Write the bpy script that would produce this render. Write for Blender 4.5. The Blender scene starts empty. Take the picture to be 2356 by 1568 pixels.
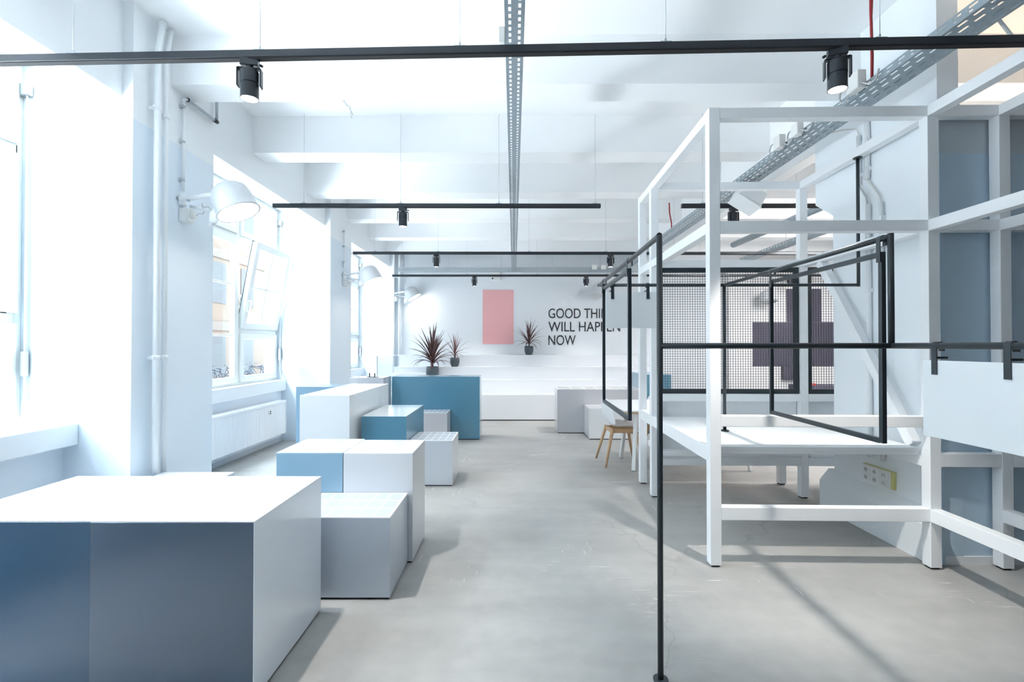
import bpy, bmesh, math, random
from mathutils import Vector, Matrix
random.seed(7)
R = math.radians
sc = bpy.context.scene
COL = sc.collection

# ---------------------------------------------------------------- camera
cam_d = bpy.data.cameras.new('camera')
cam_d.sensor_width = 36.0
cam_d.lens = 17.0
cam_d.clip_start = 0.05
cam = bpy.data.objects.new('camera', cam_d)
COL.objects.link(cam)
cam.location = (0, 0, 1.42)
cam.rotation_euler = (R(90.567), 0, R(0.2))
sc.camera = cam

# ---------------------------------------------------------------- world, light, exposure
world = bpy.data.worlds.new('world')
sc.world = world
world.use_nodes = True
bg = world.node_tree.nodes['Background']
bg.inputs['Color'].default_value = (0.82, 0.90, 1.0, 1)
bg.inputs['Strength'].default_value = 7.5
sc.view_settings.view_transform = 'Standard'
sc.view_settings.look = 'None'
sc.view_settings.gamma = 1.0
sc.view_settings.use_curve_mapping = False
sc.view_settings.exposure = 1.18
sc.cycles.use_denoising = True
sc.cycles.max_bounces = 12
sc.cycles.diffuse_bounces = 8
sc.cycles.glossy_bounces = 4
sc.cycles.transparent_max_bounces = 16
sc.cycles.sample_clamp_indirect = 6.0
sc.cycles.caustics_reflective = False
sc.cycles.caustics_refractive = False

def area_light(name, loc, rot, sx, sy, power=0.0, col=(1, 1, 1), portal=False):
    d = bpy.data.lights.new(name, 'AREA')
    d.shape = 'RECTANGLE'; d.size = sx; d.size_y = sy
    d.energy = power; d.color = col
    if portal: d.cycles.is_portal = True
    o = bpy.data.objects.new(name, d); COL.objects.link(o)
    o.location = loc; o.rotation_euler = rot
    return o
# daylight enters through the tall windows on the left (sky portals in the openings)
for k, y in enumerate((2.06, 5.84, 9.62)):
    area_light('window_portal', (-3.68, y, 2.18), (0, R(-90), 0), 2.6, 2.84, portal=True)
    # added lamps standing in for the open sky, out of view above each window
    area_light('sky_fill', (-5.3, y, 5.1), (0, R(-47), 0), 1.9, 2.84, (330, 170, 55)[k], (.86, .92, 1.0))
    # added lamps hidden below the sill line, brightening the ceiling as pavement bounce would
    area_light('ceiling_fill', (-5.3, y, .15), (0, R(-128), 0), 1.1, 2.84, (430, 100, 90)[k], (.91, .945, 1.0))

# added fill lamp outside the near window, brightening the right side
area_light('window_fill', (-3.73, 2.06, 2.2), (0, R(-90), 0), 2.45, 2.75, 60, (.87, .925, 1.0))

def spot_light(name, loc, target, power, angle=80, blend=.6, col=(1, .93, .84), rad=.03):
    d = bpy.data.lights.new(name, 'SPOT')
    d.energy = power; d.spot_size = R(angle); d.spot_blend = blend; d.color = col
    d.shadow_soft_size = rad
    o = bpy.data.objects.new(name, d); COL.objects.link(o)
    o.location = loc
    v = Vector(target) - Vector(loc)
    o.rotation_euler = v.to_track_quat('-Z', 'Y').to_euler()
    return o

# ---------------------------------------------------------------- materials
def new_mat(name):
    m = bpy.data.materials.new(name); m.use_nodes = True
    return m, m.node_tree.nodes, m.node_tree.links, m.node_tree.nodes['Principled BSDF']

def plain(name, col, rough=.5, metal=0.0, spec=.5, noise=0.0, nscale=30, coat=0.0, bump=0.0):
    m, n, l, b = new_mat(name)
    b.inputs['Base Color'].default_value = (*col, 1)
    b.inputs['Roughness'].default_value = rough
    b.inputs['Metallic'].default_value = metal
    b.inputs['Specular IOR Level'].default_value = spec
    b.inputs['Coat Weight'].default_value = coat
    b.inputs['Coat Roughness'].default_value = .08
    if noise or bump:
        tc = n.new('ShaderNodeTexCoord'); nz = n.new('ShaderNodeTexNoise')
        nz.inputs['Scale'].default_value = nscale; nz.inputs['Detail'].default_value = 4
        l.new(tc.outputs['Object'], nz.inputs['Vector'])
    if noise:
        mx = n.new('ShaderNodeMix'); mx.data_type = 'RGBA'
        mx.inputs['A'].default_value = (*[c * (1 - noise) for c in col], 1)
        mx.inputs['B'].default_value = (*[min(1, c * (1 + noise)) for c in col], 1)
        l.new(nz.outputs['Fac'], mx.inputs['Factor']); l.new(mx.outputs['Result'], b.inputs['Base Color'])
    if bump:
        bp = n.new('ShaderNodeBump'); bp.inputs['Strength'].default_value = bump; bp.inputs['Distance'].default_value = .002
        l.new(nz.outputs['Fac'], bp.inputs['Height']); l.new(bp.outputs['Normal'], b.inputs['Normal'])
    return m

def emit(name, col, strength):
    m, n, l, b = new_mat(name)
    b.inputs['Base Color'].default_value = (*col, 1)
    b.inputs['Emission Color'].default_value = (*col, 1)
    b.inputs['Emission Strength'].default_value = strength
    return m

def math_node(n, l, op, a, b=None, clamp=False):
    x = n.new('ShaderNodeMath'); x.operation = op; x.use_clamp = clamp
    for i, v in enumerate((a, b)):
        if v is None: continue
        if isinstance(v, (int, float)): x.inputs[i].default_value = v
        else: l.new(v, x.inputs[i])
    return x.outputs[0]

def two_tone(name, low, high, z, rough=.6):
    """painted wall with a satin dado colour up to height z"""
    m, n, l, b = new_mat(name)
    b.inputs['Roughness'].default_value = rough
    g = n.new('ShaderNodeNewGeometry'); s = n.new('ShaderNodeSeparateXYZ')
    l.new(g.outputs['Position'], s.inputs[0])
    f = math_node(n, l, 'GREATER_THAN', s.outputs['Z'], z)
    mx = n.new('ShaderNodeMix'); mx.data_type = 'RGBA'
    mx.inputs['A'].default_value = (*low, 1); mx.inputs['B'].default_value = (*high, 1)
    l.new(f, mx.inputs['Factor']); l.new(mx.outputs['Result'], b.inputs['Base Color'])
    nz = n.new('ShaderNodeTexNoise'); nz.inputs['Scale'].default_value = 40; nz.inputs['Detail'].default_value = 5
    l.new(g.outputs['Position'], nz.inputs['Vector'])
    bp = n.new('ShaderNodeBump'); bp.inputs['Strength'].default_value = .12; bp.inputs['Distance'].default_value = .003
    l.new(nz.outputs['Fac'], bp.inputs['Height']); l.new(bp.outputs['Normal'], b.inputs['Normal'])
    return m

def floor_material():
    m, n, l, b = new_mat('polished_concrete')
    g = n.new('ShaderNodeNewGeometry')
    def noise(scale, detail, dist=0, sx=1, sy=1, rot=0):
        mp = n.new('ShaderNodeMapping'); mp.inputs['Scale'].default_value = (sx, sy, 1)
        mp.inputs['Rotation'].default_value = (0, 0, rot)
        l.new(g.outputs['Position'], mp.inputs['Vector'])
        z = n.new('ShaderNodeTexNoise'); z.inputs['Scale'].default_value = scale
        z.inputs['Detail'].default_value = detail; z.inputs['Distortion'].default_value = dist
        l.new(mp.outputs['Vector'], z.inputs['Vector'])
        return z.outputs['Fac']
    big = noise(.9, 6, .6)
    fine = noise(9, 8, .2)
    streak = noise(2.2, 6, .4, .35, 2.2, .25)
    f = math_node(n, l, 'ADD', math_node(n, l, 'MULTIPLY', big, .5), math_node(n, l, 'MULTIPLY', fine, .25))
    f = math_node(n, l, 'ADD', f, math_node(n, l, 'MULTIPLY', streak, .25))
    cr = n.new('ShaderNodeValToRGB')
    cr.color_ramp.elements[0].position = .38; cr.color_ramp.elements[0].color = (.33, .325, .315, 1)
    cr.color_ramp.elements[1].position = .62; cr.color_ramp.elements[1].color = (.45, .445, .43, 1)
    l.new(f, cr.inputs['Fac'])
    # pale scuffs: short stretched flecks inside sparse patches
    def scuff(sx, sy, rot, th, patch_scale, off):
        mp = n.new('ShaderNodeMapping'); mp.inputs['Rotation'].default_value = (0, 0, rot)
        mp.inputs['Scale'].default_value = (sx, sy, 1); mp.inputs['Location'].default_value = (off, off * .7, 0)
        l.new(g.outputs['Position'], mp.inputs['Vector'])
        z = n.new('ShaderNodeTexNoise'); z.inputs['Scale'].default_value = 7; z.inputs['Detail'].default_value = 5
        z.inputs['Roughness'].default_value = .7
        l.new(mp.outputs['Vector'], z.inputs['Vector'])
        p = noise(patch_scale, 2, 0, 1, 1, rot + off)
        a = math_node(n, l, 'MULTIPLY', math_node(n, l, 'SUBTRACT', z.outputs['Fac'], th), 22, True)
        c = math_node(n, l, 'MULTIPLY', math_node(n, l, 'SUBTRACT', p, .60), 14, True)
        return math_node(n, l, 'MULTIPLY', a, c)
    s1 = scuff(.5, 6, .6, .60, 1.3, 2.0)
    s2 = scuff(6, .5, .35, .60, 1.6, 5.0)
    s = math_node(n, l, 'MAXIMUM', s1, s2)
    mx = n.new('ShaderNodeMix'); mx.data_type = 'RGBA'
    l.new(math_node(n, l, 'MULTIPLY', s, .75), mx.inputs['Factor']); l.new(cr.outputs['Color'], mx.inputs['A'])
    mx.inputs['B'].default_value = (.82, .82, .81, 1)
    # hairline cracks
    mp = n.new('ShaderNodeMapping'); mp.inputs['Scale'].default_value = (.42, .42, 1); mp.inputs['Location'].default_value = (.3, .8, 0)
    wob = n.new('ShaderNodeTexNoise'); wob.inputs['Scale'].default_value = 1.6; wob.inputs['Detail'].default_value = 5
    l.new(g.outputs['Position'], wob.inputs['Vector'])
    va = n.new('ShaderNodeVectorMath'); va.operation = 'MULTIPLY_ADD'
    l.new(wob.outputs['Color'], va.inputs[0]); va.inputs[1].default_value = (.9, .9, 0); l.new(g.outputs['Position'], va.inputs[2])
    l.new(va.outputs[0], mp.inputs['Vector'])
    vo = n.new('ShaderNodeTexVoronoi'); vo.feature = 'DISTANCE_TO_EDGE'; vo.inputs['Scale'].default_value = 1.0
    l.new(mp.outputs['Vector'], vo.inputs['Vector'])
    ck = math_node(n, l, 'SUBTRACT', 1.0, math_node(n, l, 'MULTIPLY', vo.outputs['Distance'], 260, True), True)
    ck = math_node(n, l, 'MULTIPLY', ck, .28)
    m2 = n.new('ShaderNodeMix'); m2.data_type = 'RGBA'
    l.new(ck, m2.inputs['Factor']); l.new(mx.outputs['Result'], m2.inputs['A']); m2.inputs['B'].default_value = (.16, .15, .14, 1)
    l.new(m2.outputs['Result'], b.inputs['Base Color'])
    rr = math_node(n, l, 'ADD', math_node(n, l, 'MULTIPLY', fine, .3), .30)
    l.new(rr, b.inputs['Roughness'])
    b.inputs['Specular IOR Level'].default_value = .4
    return m

def laminate(name, col, rough=.32, speckle=.05):
    m = plain(name, col, rough, 0, .5, speckle, 420, coat=.8)
    return m

def tiled(name, col, grout, nx, ny):
    """top panel printed with a grid: nx columns by ny rows in the panel's own generated coordinates"""
    m, n, l, b = new_mat(name)
    tc = n.new('ShaderNodeTexCoord'); s = n.new('ShaderNodeSeparateXYZ')
    l.new(tc.outputs['Generated'], s.inputs[0])
    def lines(sock, k, mar, w):
        u = math_node(n, l, 'MULTIPLY', math_node(n, l, 'SUBTRACT', sock, mar), k / (1 - 2 * mar))
        fr = math_node(n, l, 'FRACT', u)
        d = math_node(n, l, 'ABSOLUTE', math_node(n, l, 'SUBTRACT', fr, .5))
        a = math_node(n, l, 'GREATER_THAN', d, .5 - w * k)
        e0 = math_node(n, l, 'LESS_THAN', sock, mar); e1 = math_node(n, l, 'GREATER_THAN', sock, 1 - mar)
        return math_node(n, l, 'MAXIMUM', a, math_node(n, l, 'MAXIMUM', e0, e1))
    f = math_node(n, l, 'MAXIMUM', lines(s.outputs['X'], nx, .02, .0068), lines(s.outputs['Y'], ny, .02, .010))
    mx = n.new('ShaderNodeMix'); mx.data_type = 'RGBA'
    mx.inputs['A'].default_value = (*col, 1); mx.inputs['B'].default_value = (*grout, 1)
    l.new(f, mx.inputs['Factor']); l.new(mx.outputs['Result'], b.inputs['Base Color'])
    b.inputs['Roughness'].default_value = .22
    return m

def glass_material():
    m, n, l, b = new_mat('clear_glass')
    n.remove(b)
    out = n['Material Output']
    t = n.new('ShaderNodeBsdfTransparent'); t.inputs['Color'].default_value = (.95, .98, .98, 1)
    g = n.new('ShaderNodeBsdfGlossy'); g.inputs['Roughness'].default_value = .02
    lw = n.new('ShaderNodeLayerWeight'); lw.inputs['Blend'].default_value = .5
    fr = math_node(n, l, 'ADD', math_node(n, l, 'MULTIPLY', math_node(n, l, 'POWER', lw.outputs['Facing'], 5.0), .6), .03)
    x = n.new('ShaderNodeMixShader')
    l.new(fr, x.inputs[0]); l.new(t.outputs[0], x.inputs[1]); l.new(g.outputs[0], x.inputs[2])
    l.new(x.outputs[0], out.inputs['Surface'])
    return m

def wood(name, c0, c1):
    m, n, l, b = new_mat(name)
    tc = n.new('ShaderNodeTexCoord'); mp = n.new('ShaderNodeMapping'); mp.inputs['Scale'].default_value = (14, 14, 1.2)
    nz = n.new('ShaderNodeTexNoise'); nz.inputs['Scale'].default_value = 6; nz.inputs['Detail'].default_value = 6
    l.new(tc.outputs['Object'], mp.inputs['Vector']); l.new(mp.outputs['Vector'], nz.inputs['Vector'])
    mx = n.new('ShaderNodeMix'); mx.data_type = 'RGBA'; mx.inputs['A'].default_value = (*c0, 1); mx.inputs['B'].default_value = (*c1, 1)
    l.new(nz.outputs['Fac'], mx.inputs['Factor']); l.new(mx.outputs['Result'], b.inputs['Base Color'])
    b.inputs['Roughness'].default_value = .45
    return m

M = {}
M['floor'] = floor_material()
M['ceiling'] = plain('ceiling_paint', (.92, .925, .93), .8, noise=.01, nscale=3, bump=.08)
M['wall_left'] = two_tone('wall_paint_dado', (.72, .80, .87), (.82, .85, .87), 3.07)
M['reveal'] = two_tone('reveal_paint', (.80, .85, .90), (.84, .86, .88), 3.07)
M['wall_back'] = plain('back_wall_paint', (.72, .75, .78), .7, noise=.01, nscale=4, bump=.06)
M['wall_plain'] = plain('plain_wall_paint', (.80, .82, .84), .75, noise=.01, nscale=4, bump=.06)
M['wall_grey'] = two_tone('shaded_wall_grey', (.50, .635, .75), (.54, .60, .65), 2.68)  # shade on this camera-facing wall is put into both tones
M['wall_warm'] = plain('warm_wall_paint', (.74, .735, .735), .8, noise=.02, nscale=3)
M['rear'] = plain('rear_wall_paint', (.12, .155, .215), .8, noise=.03, nscale=2)  # unseen rear walls; dark blue chosen to dim and tint bounced light
M['pillar'] = plain('pillar_paint', (.84, .88, .91), .6, noise=.01, nscale=5, bump=.06)
M['window_frame'] = plain('window_paint', (.78, .80, .78), .35, noise=.01, nscale=8)
M['seal'] = plain('window_seal', (.05, .09, .11), .6, noise=.05)
M['glass'] = glass_material()
M['sill'] = plain('sill_white', (.82, .85, .87), .35, noise=.01)
M['radiator'] = plain('radiator_enamel', (.84, .86, .88), .3, noise=.01)
M['steel'] = plain('brushed_steel', (.52, .56, .58), .35, .9, noise=.08, nscale=60)
M['zinc'] = plain('galvanised_steel', (.33, .39, .43), .45, .6, noise=.18, nscale=18)
M['zinc_pale'] = plain('galvanised_steel_pale', (.42, .47, .50), .5, .4, noise=.1, nscale=22)
M['black'] = plain('black_powder_coat', (.022, .032, .040), .38, 0, .5, .15, 300)
M['black_track'] = plain('black_anodised', (.020, .026, .034), .35, .2, .5, .1, 200)
M['grip'] = plain('black_rubber', (.01, .01, .012), .8, noise=.1)
M['timber'] = plain('white_painted_timber', (.86, .88, .90), .42, 0, .5, .025, 7, bump=.12)
M['board_white'] = plain('white_board', (.82, .85, .87), .4, noise=.01)
M['lam_white'] = laminate('laminate_white', (.80, .82, .84), .28, .02)
M['lam_grey'] = laminate('laminate_grey', (.50, .565, .65), .30)
M['lam_grey_dark'] = laminate('laminate_slate', (.062, .098, .155), .30)
M['lam_navy'] = laminate('laminate_navy', (.02, .068, .135), .30)
M['lam_sky'] = laminate('laminate_sky', (.22, .36, .475), .30)
M['lam_top'] = laminate('laminate_top_white', (.72, .76, .80), .22)
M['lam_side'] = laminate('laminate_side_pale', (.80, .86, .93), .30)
M['lam_glare_sky'] = laminate('laminate_glare_sky', (.50, .60, .68), .2)  # glare on the sky blue top is put into this paler colour
M['lam_glare_petrol'] = laminate('laminate_glare_petrol', (.43, .53, .58), .2)  # petrol top lightened in colour to carry its glancing reflections
M['lam_tier'] = laminate('laminate_tier', (.72, .74, .77), .30, .02)
M['lam_petrol'] = laminate('laminate_petrol', (.085, .235, .34), .33, .10)
M['lam_pale'] = laminate('laminate_pale_grey', (.56, .59, .635), .30)
M['lam_taupe'] = laminate('laminate_taupe', (.50, .50, .53), .32)
M['plinth'] = plain('black_plinth', (.01, .012, .015), .6, noise=.1)
M['tile_a'] = tiled('tiled_top', (.43, .46, .50), (.84, .85, .86), 6, 3)
M['tile_b'] = tiled('tiled_top_pale', (.48, .49, .50), (.84, .84, .83), 6, 3)
M['pink'] = plain('pink_poster', (.76, .40, .405), .7, noise=.04, nscale=160)
M['ink'] = plain('black_lettering', (.018, .02, .026), .6, noise=.05)
M['purple'] = plain('aubergine_paint', (.075, .068, .10), .7, noise=.05, nscale=5)
M['pot'] = plain('slate_pot', (.065, .085, .105), .55, noise=.25, nscale=24, bump=.2)
M['soil'] = plain('potting_soil', (.03, .022, .018), .95, noise=.4, nscale=60)
M['leaf'] = plain('burgundy_leaf', (.085, .035, .035), .5, noise=.35, nscale=12)
M['leaf_thin'] = plain('burgundy_leaf_pale', (.16, .065, .06), .5, noise=.35, nscale=12)
M['shell'] = plain('white_shell', (.80, .82, .84), .35, noise=.01)
M['oak'] = wood('oak', (.46, .29, .16), (.60, .40, .24))
M['enamel'] = plain('white_enamel', (.84, .86, .87), .3, noise=.01)
M['shade'] = plain('white_shade_enamel', (.58, .60, .62), .35, noise=.01)
M['plastic'] = plain('white_plastic', (.78, .78, .76), .4, noise=.01)
M['yellow'] = plain('yellow_plastic', (.62, .59, .24), .45, noise=.03)
M['dark'] = plain('dark_recess', (.03, .035, .04), .6, noise=.1)
M['lamp_face'] = emit('lamp_diffuser', (1, .93, .82), 9.0)
M['spot_face'] = emit('spot_lens', (1, .94, .86), 14.0)
M['red'] = plain('red_cable', (.33, .02, .025), .5, noise=.05)
M['cable'] = plain('grey_cable', (.55, .57, .57), .5, noise=.05)
M['white_cable'] = plain('white_cable', (.75, .75, .72), .5, noise=.02)
M['pipe'] = plain('painted_pipe', (.82, .85, .87), .4, noise=.015)
M['facade'] = plain('facade_render', (.10, .080, .064), .9, 0, .1, noise=.06, nscale=2)
M['facade_win'] = plain('facade_glass', (.072, .077, .080), .6, 0, .0, noise=.08, nscale=2)
M['facade_band'] = plain('facade_band', (.075, .064, .054), .9, noise=.05)
M['street'] = plain('street', (.5, .5, .5), .9, noise=.05)
M['bike'] = plain('bicycle_paint', (.03, .04, .06), .5, noise=.1)
M['red_paint'] = plain('red_plastic', (.55, .06, .05), .5, noise=.05)

# ---------------------------------------------------------------- mesh helpers
ORG = {}      # world origin (Matrix) of every parent built here

class MB:
    def __init__(self): self.v = []; self.f = []; self.smooth = []
    def add(self, vs, fs, smooth=False):
        o = len(self.v); self.v += [Vector(p) for p in vs]
        for f in fs: self.f.append(tuple(o + i for i in f)); self.smooth.append(smooth)
        return self
    def box(self, x0, x1, y0, y1, z0, z1):
        vs = [(x, y, z) for z in (z0, z1) for y in (y0, y1) for x in (x0, x1)]
        return self.add(vs, [(0, 2, 3, 1), (4, 5, 7, 6), (0, 1, 5, 4), (2, 6, 7, 3), (0, 4, 6, 2), (1, 3, 7, 5)])
    def prism(self, prof, axis, a, b):
        """prof: closed 2D polygon; axis 0/1/2 is the extrusion axis"""
        n = len(prof)
        def p3(p, t):
            return (t, p[0], p[1]) if axis == 0 else (p[0], t, p[1]) if axis == 1 else (p[0], p[1], t)
        vs = [p3(p, a) for p in prof] + [p3(p, b) for p in prof]
        fs = [tuple(range(n - 1, -1, -1)), tuple(range(n, 2 * n))]
        for i in range(n): j = (i + 1) % n; fs.append((i, j, n + j, n + i))
        return self.add(vs, fs)
    def bar(self, p0, p1, w, h, up=(0, 0, 1)):
        """rectangular bar between two points, w across, h along 'up'"""
        p0 = Vector(p0); p1 = Vector(p1); d = (p1 - p0).normalized(); u = Vector(up)
        s = d.cross(u).normalized(); u = s.cross(d).normalized()
        vs = []
        for p in (p0, p1):
            for a, b in ((-1, -1), (1, -1), (1, 1), (-1, 1)): vs.append(p + s * (a * w / 2) + u * (b * h / 2))
        return self.add(vs, [(3, 2, 1, 0), (4, 5, 6, 7), (0, 1, 5, 4), (1, 2, 6, 5), (2, 3, 7, 6), (3, 0, 4, 7)])
    def cyl(self, p0, p1, r, n=16, r1=None, cap=True):
        p0 = Vector(p0); p1 = Vector(p1); r1 = r if r1 is None else r1
        d = (p1 - p0).normalized(); a = d.orthogonal().normalized(); b = d.cross(a)
        vs = []
        for p, rr in ((p0, r), (p1, r1)):
            for i in range(n):
                t = 2 * math.pi * i / n; vs.append(p + (a * math.cos(t) + b * math.sin(t)) * rr)
        o = len(self.v)
        self.add(vs, [(i, (i + 1) % n, n + (i + 1) % n, n + i) for i in range(n)], True)
        if cap:
            self.f += [tuple(o + i for i in range(n - 1, -1, -1)), tuple(o + n + i for i in range(n))]; self.smooth += [False, False]
        return self
    def tube(self, pts, r, n=8, closed=False):
        pts = [Vector(p) for p in pts]; m = len(pts); rings = []
        a = None
        for i, p in enumerate(pts):
            d = (pts[min(i + 1, m - 1)] - pts[max(i - 1, 0)]).normalized()
            if a is None: a = d.orthogonal().normalized()
            a = (a - d * a.dot(d)).normalized(); b = d.cross(a)
            rr = r[i] if isinstance(r, (list, tuple)) else r
            rings.append([p + (a * math.cos(2 * math.pi * k / n) + b * math.sin(2 * math.pi * k / n)) * rr for k in range(n)])
        vs = [v for q in rings for v in q]; fs = []
        for i in range(m - 1):
            for k in range(n): fs.append((i * n + k, i * n + (k + 1) % n, (i + 1) * n + (k + 1) % n, (i + 1) * n + k))
        self.add(vs, fs, True)
        o = len(self.v) - len(vs)
        self.f += [tuple(o + k for k in range(n - 1, -1, -1)), tuple(o + (m - 1) * n + k for k in range(n))]; self.smooth += [False, False]
        return self
    def lathe(self, prof, n=24, M4=None, smooth=True):
        """prof: (r, z) pairs, revolved about z; closed at ends when r=0"""
        vs = []; m = len(prof)
        for r, z in prof:
            for i in range(n):
                t = 2 * math.pi * i / n; vs.append(Vector((r * math.cos(t), r * math.sin(t), z)))
        if M4 is not None: vs = [M4 @ v for v in vs]
        fs = []
        for j in range(m - 1):
            for i in range(n): fs.append((j * n + i, j * n + (i + 1) % n, (j + 1) * n + (i + 1) % n, (j + 1) * n + i))
        self.add(vs, fs, smooth)
        return self
    def build(self, name, mat, parent=None, bevel=0.0, seg=2, solid=0.0, local=False):
        vs = self.v
        if parent is not None and not local:
            inv = ORG[parent.name].inverted(); vs = [inv @ v for v in vs]
        me = bpy.data.meshes.new(name)
        me.from_pydata([tuple(v) for v in vs], [], self.f); me.update()
        bm = bmesh.new(); bm.from_mesh(me)
        bmesh.ops.remove_doubles(bm, verts=bm.verts, dist=1e-6)
        bmesh.ops.recalc_face_normals(bm, faces=bm.faces)
        bm.to_mesh(me); bm.free()
        if len(me.polygons) == len(self.smooth): me.polygons.foreach_set('use_smooth', self.smooth)
        elif any(self.smooth): me.polygons.foreach_set('use_smooth', [True] * len(me.polygons))
        me.materials.append(M[mat] if isinstance(mat, str) else mat)
        o = bpy.data.objects.new(name, me); COL.objects.link(o)
        if parent is not None: o.parent = parent
        ORG[o.name] = ORG[parent.name].copy() if parent is not None else Matrix.Identity(4)
        if bevel:
            b = o.modifiers.new('bevel', 'BEVEL'); b.width = bevel; b.segments = seg; b.limit_method = 'ANGLE'; b.angle_limit = R(40)
        if solid:
            s = o.modifiers.new('solid', 'SOLIDIFY'); s.thickness = solid
        return o

def B(*a): return MB().box(*a)

def tag(o, label=None, cat=None, group=None, kind=None):
    if label: o['label'] = label
    if cat: o['category'] = cat
    if group: o['group'] = group
    if kind: o['kind'] = kind
    return o

def thing(name, label, cat, loc=(0, 0, 0), rz=0.0, group=None, kind=None):
    o = bpy.data.objects.new(name, None); COL.objects.link(o)
    o.empty_display_size = .1
    o.location = loc; o.rotation_euler = (0, 0, rz)
    ORG[o.name] = Matrix.Translation(Vector(loc)) @ Matrix.Rotation(rz, 4, 'Z')
    return tag(o, label, cat, group, kind)

def struct(name, mb, mat, label=None, bevel=0.0):
    o = mb.build(name, mat, None, bevel); o['kind'] = 'structure'
    if label: o['label'] = label
    return o

def copy_tree(o, parent=None):
    c = o.copy(); COL.objects.link(c)
    if parent is not None: c.parent = parent
    for ch in list(o.children): copy_tree(ch, c)
    return c

# ================================================================ SETTING
CEIL = 3.92
struct('floor', B(-3.7, 7.2, -3.3, 11.4, -.1, 0), 'floor')
struct('ceiling', B(-3.7, 7.2, -3.3, 11.4, CEIL, CEIL + .1), 'ceiling')
for k, y in enumerate([1.11 + 1.375 * i for i in range(-2, 8)]):
    struct('ceiling_beam', B(-2.84, 2.78, y, y + .28, 3.52, CEIL), 'ceiling', 'white transverse ceiling beam')
    struct('ceiling_beam', B(2.92, 7.2, y, y + .28, 3.52, CEIL), 'ceiling', 'white transverse ceiling beam over the side aisle')
# left wall: piers, lintels with splayed soffits, parapets under the windows
PIERS = [(-.30, .64), (3.48, 4.42), (7.26, 8.19), (11.06, 11.4)]
for a, b in PIERS: struct('wall_left', B(-3.75, -2.76, a, b, 0, CEIL), 'wall_left')
struct('wall_left', B(-3.75, -2.84, -3.3, -.30, 0, CEIL), 'rear')  # closed wall out of view, cutting light from behind the camera
NICHES = [(.64, 3.48), (4.42, 7.26), (8.19, 11.06)]
for k, (a, b) in enumerate(NICHES):
    struct('wall_left', MB().prism([(-2.84, 3.23), (-2.84, CEIL), (-3.75, CEIL), (-3.75, 3.47), (-3.54, 3.46)], 1, a, b), 'wall_left')
    px = -3.25 if k < 1 else -3.49
    struct('wall_left', B(-3.75, px, a, b, 0, 0.80 if k < 1 else .90), 'reveal')
    struct('baseboard_left', B(px, px + .012, a, b, 0, .06), 'lam_pale')
for k, (a, b) in enumerate(PIERS):
    struct('baseboard_left', B(-2.76, -2.748, a, b, 0, .06), 'lam_pale')
# window sills
for k, (a, b) in enumerate(NICHES):
    if k < 1: s = B(-3.60, -3.135, a, b, .71, .863)
    else: s = B(-3.60, -3.42, a, b, .755, .915)
    struct('window_sill', s, 'sill', 'white window sill slab', .006)
struct('wall_back', B(-2.8, 5.2, 11.25, 11.4, 0, CEIL), 'wall_back')
struct('wall_back', B(5.2, 7.2, 11.25, 11.4, 0, CEIL), 'wall_warm')
struct('wall_rear', B(-3.7, 7.2, -3.4, -3.3, 0, CEIL), 'rear')
struct('wall_right', B(7.2, 7.3, -3.3, 11.4, 0, CEIL), 'wall_warm')
# pillar on the right with splayed plinth and corbel, carrying the girder
struct('pillar', B(2.78, 2.92, 3.17, 4.21, 0, CEIL), 'pillar', 'white pillar behind the timber frame')
struct('pillar', MB().prism([(4.21, 2.55), (4.45, 2.71), (4.45, CEIL), (4.21, CEIL)], 0, 2.78, 2.92), 'pillar', 'corbel of the white pillar')
struct('pillar', MB().prism([(2.70, 0), (2.92, 0), (2.92, .34), (2.78, .34), (2.70, .243)], 1, 3.172, 4.29), 'pillar', 'splayed foot of the white pillar')
struct('girder', B(2.78, 2.92, 4.45, 11.25, 3.20, CEIL), 'ceiling', 'white girder along the pillar row')
struct('wall_partition', B(2.92, 7.2, 3.168, 3.29, 0, 3.0).box(2.781, 2.92, 3.160, 3.1695, 0, 3.0), 'wall_grey', 'grey partition wall')
struct('baseboard_right', B(2.80, 7.2, 3.158, 3.17, 0, .055), 'wall_plain')
# second pillar / wall in the far aisle
struct('wall_aisle', B(4.78, 7.2, 10.75, 11.25, 0, 3.3), 'wall_warm', 'grey wall at the end of the side aisle')

# ---------------------------------------------------------------- windows
def frame_rect(mb, x0, x1, y0, y1, z0, z1, w):
    mb.box(x0, x1, y0, y0 + w, z0, z1).box(x0, x1, y1 - w, y1, z0, z1)
    mb.box(x0, x1, y0 + w, y1 - w, z0, z0 + w).box(x0, x1, y0 + w, y1 - w, z1 - w, z1)
    return mb

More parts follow.
